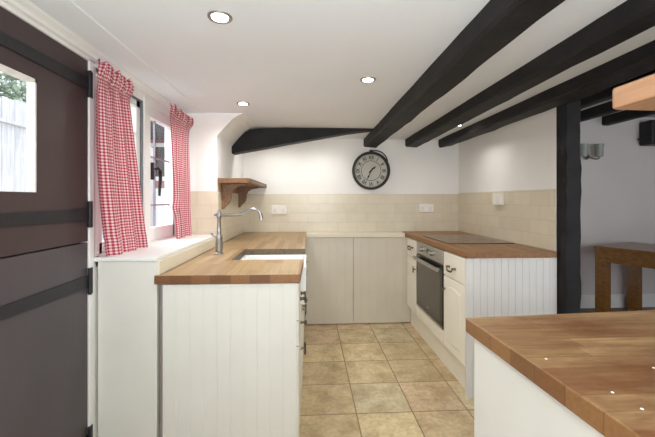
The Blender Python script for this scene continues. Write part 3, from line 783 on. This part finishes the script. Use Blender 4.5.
# ------------------------------------------------------------------ curtains
def curtain(label, top, bottom, xt, xb, zt, zfun, seed, folds, amp, tuck):
    rnd = random.Random(seed)
    NU, NV = 150, 90
    ph = [rnd.uniform(0, 6.28) for _ in range(4)]
    vs = []; uvs = []
    W_ = 1.35 * (bottom[1] - bottom[0])
    for j in range(NV + 1):
        t = j / NV
        s = t ** .85
        ya = top[0] + (bottom[0] - top[0]) * s; yb = top[1] + (bottom[1] - top[1]) * s
        bulge = tuck(t)
        if t < .085: ya -= .012 * math.sin(math.pi * t / .085); yb += .02 * math.sin(math.pi * (.3 + .7 * t / .085))
        for i in range(NU + 1):
            u = i / NU
            zb_ = zfun(u); zz = zt - .012 * u + (zb_ - zt) * t
            if t < .02: zz += .006 * math.sin(u * 70 + ph[0])
            a = amp * (.55 + .6 * t)
            f = a * (math.sin(2 * math.pi * folds * u + ph[1] + .5 * t) + .45 * math.sin(2 * math.pi * folds * 2.3 * u + ph[2] - t))
            if t < .085:                     # gathered header above the wire
                q = t / .085; f = .008 * math.sin(2 * math.pi * folds * 2.6 * u + ph[3]) * (1.4 - 1.1 * q) + .006 * math.sin(2 * math.pi * folds * 4.3 * u + ph[0]) * (1 - q) + f * q * .3 + .016 * math.sin(math.pi * (.25 + .75 * q))
            elif t < .16: f *= .3 + .7 * (t - .085) / .075
            if t > .9: f += .002
            y = ya + (yb - ya) * u + bulge * (1 - u) + .3 * a * math.cos(2 * math.pi * folds * u + ph[1])
            vs.append((xt + (xb - xt) * t + f + .018 * max(0, .5 - u) * t, y, zz)); uvs.append((u * W_, (zt - zz)))
    fs = [(j * (NU + 1) + i, j * (NU + 1) + i + 1, (j + 1) * (NU + 1) + i + 1, (j + 1) * (NU + 1) + i) for j in range(NV) for i in range(NU)]
    org = ((xt + xb) / 2, (bottom[0] + bottom[1]) / 2, .994)
    root = thing('gingham_curtain', org, label, 'curtain', 'red gingham window curtains')
    me = bpy.data.meshes.new('fabric'); me.from_pydata([tuple(Vector(v) - Vector(org)) for v in vs], [], fs)
    ul = me.uv_layers.new(name='UVMap')
    for p in me.polygons:
        p.use_smooth = True
        for li, vi in zip(p.loop_indices, p.vertices): ul.data[li].uv = uvs[vi]
    me.materials.append(M['curtain'])
    o = bpy.data.objects.new('fabric', me); C.objects.link(o); o.parent = root
    so = o.modifiers.new('thickness', 'SOLIDIFY'); so.thickness = .0015
    wy = MB().tube([(xt, top[0] - .01, zt - .065), (xt, top[1] + .01, zt - .072)], .003, 8)
    wy.build('curtain_wire', M['trim'], root, smooth=True)
    return root
curtain('red gingham curtain beside the stable door', (1.492, 1.735), (1.555, 1.95), -.868, -.868, 1.818, lambda u: .9965, 3, 3.2, .016, lambda t: -.03 * math.sin(math.pi * t))
curtain('red gingham curtain in the window corner by the tap', (2.155, 2.525), (2.225, 2.535), -.838, -.835, 1.822, lambda u: .9965, 8, 2.8, .014, lambda t: (-.035 * math.exp(-((t - .76) / .05) ** 2)))

# ------------------------------------------------------------------ dining room
import itertools
A = Vector((3.002, 3.526)); ud = Vector((.387, -.922)); vd = Vector((.922, .387))
def loc2(p, q): return tuple(A + ud * p + vd * q)
L_, W2 = 1.6, .75
dt = thing('dining_table', (A.x + .5, A.y - .5, 0), 'chunky brown wooden dining table in the next room', 'table')
MB().prism([loc2(0, 0), loc2(L_, 0), loc2(L_, W2), loc2(0, W2)], 'Z', .73, .76).build('tabletop', M['table'], dt, bevel=.003)
ap = MB()
for p0, p1, q0, q1 in ((.02, L_ - .02, .012, .034), (.02, L_ - .02, W2 - .034, W2 - .012), (.012, .034, .02, W2 - .02), (L_ - .034, L_ - .012, .02, W2 - .02)):
    ap.prism([loc2(p0, q0), loc2(p1, q0), loc2(p1, q1), loc2(p0, q1)], 'Z', .60, .73)
ap.build('apron', M['table'], dt)
for p, q in ((.005, .005), (L_ - .105, .005), (.005, W2 - .105), (L_ - .105, W2 - .105)):
    MB().prism([loc2(p, q), loc2(p + .1, q), loc2(p + .1, q + .1), loc2(p, q + .1)], 'Z', 0, .73).build('leg', M['table'], dt, bevel=.003)
WX, WY = 3.19, 3.86
ws = thing('wall_light', (WX, WY, 1.74), 'twin wall light with glass shades on the dining room wall', 'wall light')
MB().lathe([(.036, 0), (.036, -.008), (.026, -.016), (.012, -.02)], (WX, WY, 1.74), 'Y', 20).build('backplate', M['pewter'], ws, smooth=True)
for s_ in (-1, 1):
    x = WX + s_ * .09
    MB().tube([(WX, WY - .02, 1.74), (WX + s_ * .03, WY - .06, 1.712), (WX + s_ * .06, WY - .08, 1.70), (x, WY - .08, 1.712), (x, WY - .08, 1.725)], .007, 8).build('arm', M['pewter'], ws, smooth=True)
    MB().lathe([(.012, 0), (.036, .008), (.040, .03), (.038, .09), (.046, .150), (.043, .150), (.035, .09), (.036, .03), (.01, .014)], (x, WY - .08, 1.722), 'Z', 20).build('shade', M['frosted'], ws, smooth=True)
bx = thing('wall_box', (4.0, WY, 1.86), 'black moulded box fixed high on the dining room wall', 'wall box')
MB().box(3.825, 4.25, WY - .16, WY, 1.865, 2.14).build('body', M['iron'], bx, bevel=.02)
MB().box(3.81, 4.26, WY - .175, WY, 1.93, 1.95).build('moulding', M['iron'], bx, bevel=.005)

# ------------------------------------------------------------------ outside
struct(MB().box(-9, -1.07, -3, 10, -.2, -.05).build('ground', M['paving']), 'pale paved yard outside the window', 'ground')
gf = thing('garden_fence', (-2.7, 4, -.05), 'silvery grey close-board fence seen through the door glazing', 'fence')
b = MB(); y = 1.0
while y < 6.2:
    b.box(-2.72, -2.70, y, y + .135, -.05, 2.15 + random.uniform(-.02, .02)); y += .14
b.build('boards', M['fence'], gf)
MB().box(-2.70, -2.66, 1.0, 6.2, 1.925, 1.955).build('rail', M['fence'], gf)
hg = thing('hedge', (-3.4, 4.0, -.05), 'leafy hedge rising above the garden fence', 'hedge')
def leaves(name, mat, n, sd):
    r = random.Random(sd); b = MB()
    for _ in range(n):
        p = Vector((min(-2.9, -3.35 + r.gauss(0, .2)), r.uniform(1.0, 6.5), 2.45 + r.gauss(0, .35)))
        d = Vector((r.gauss(0, 1), r.gauss(0, 1), r.gauss(0, .6))).normalized(); e = d.cross(Vector((r.gauss(0, 1), r.gauss(0, 1), r.gauss(0, 1)))).normalized()
        L, Wd = r.uniform(.05, .09), r.uniform(.018, .03); k = d.cross(e) * .012
        b.add([p - d * L * .5, p + e * Wd + k, p + d * L * .5, p - e * Wd + k], [(0, 1, 2), (0, 2, 3)])
    return b.build(name, mat, hg)
leaves('foliage', M['leaf'], 5200, 1); leaves('pale_foliage', M['leaf_pale'], 5200, 2)
st = MB()
for i in range(9): st.tube([(-3.35, 1.4 + i * .6, -.05), (-3.32, 1.45 + i * .6, 1.2), (-3.38, 1.4 + i * .6, 2.3)], [.03, .025, .012], 6)
st.build('stems', M['shelf'], hg)
nh = thing('neighbouring_house', (-4.2, 9, -.05), 'pinkish brick house with dark eaves seen through the window', 'house')
MB().box(-7, -2.0, 8.6, 9.6, -.05, 2.85).build('brick_wall', M['brick'], nh)
MB().prism([(8.2, 2.62), (8.2, 2.78), (9.6, 4.4), (9.6, 2.85)], 'X', -7.2, -1.8).build('roof', M['roof'], nh)
hw = MB().box(-4.3, -3.2, 8.55, 8.62, 1.7, 2.6).build('house_window', M['trim'], nh)
MB().box(-4.2, -3.3, 8.54, 8.56, 1.8, 2.5).build('house_pane', M['roof'], hw)
yw = MB().box(-6, -1.3, 6.4, 6.55, -.05, 1.45).build('yard_wall', paint('whitewashed_wall', (244, 242, 244), .8, .03, 3, .1))
tag(yw, 'low whitewashed yard wall outside the right window light', 'garden wall')
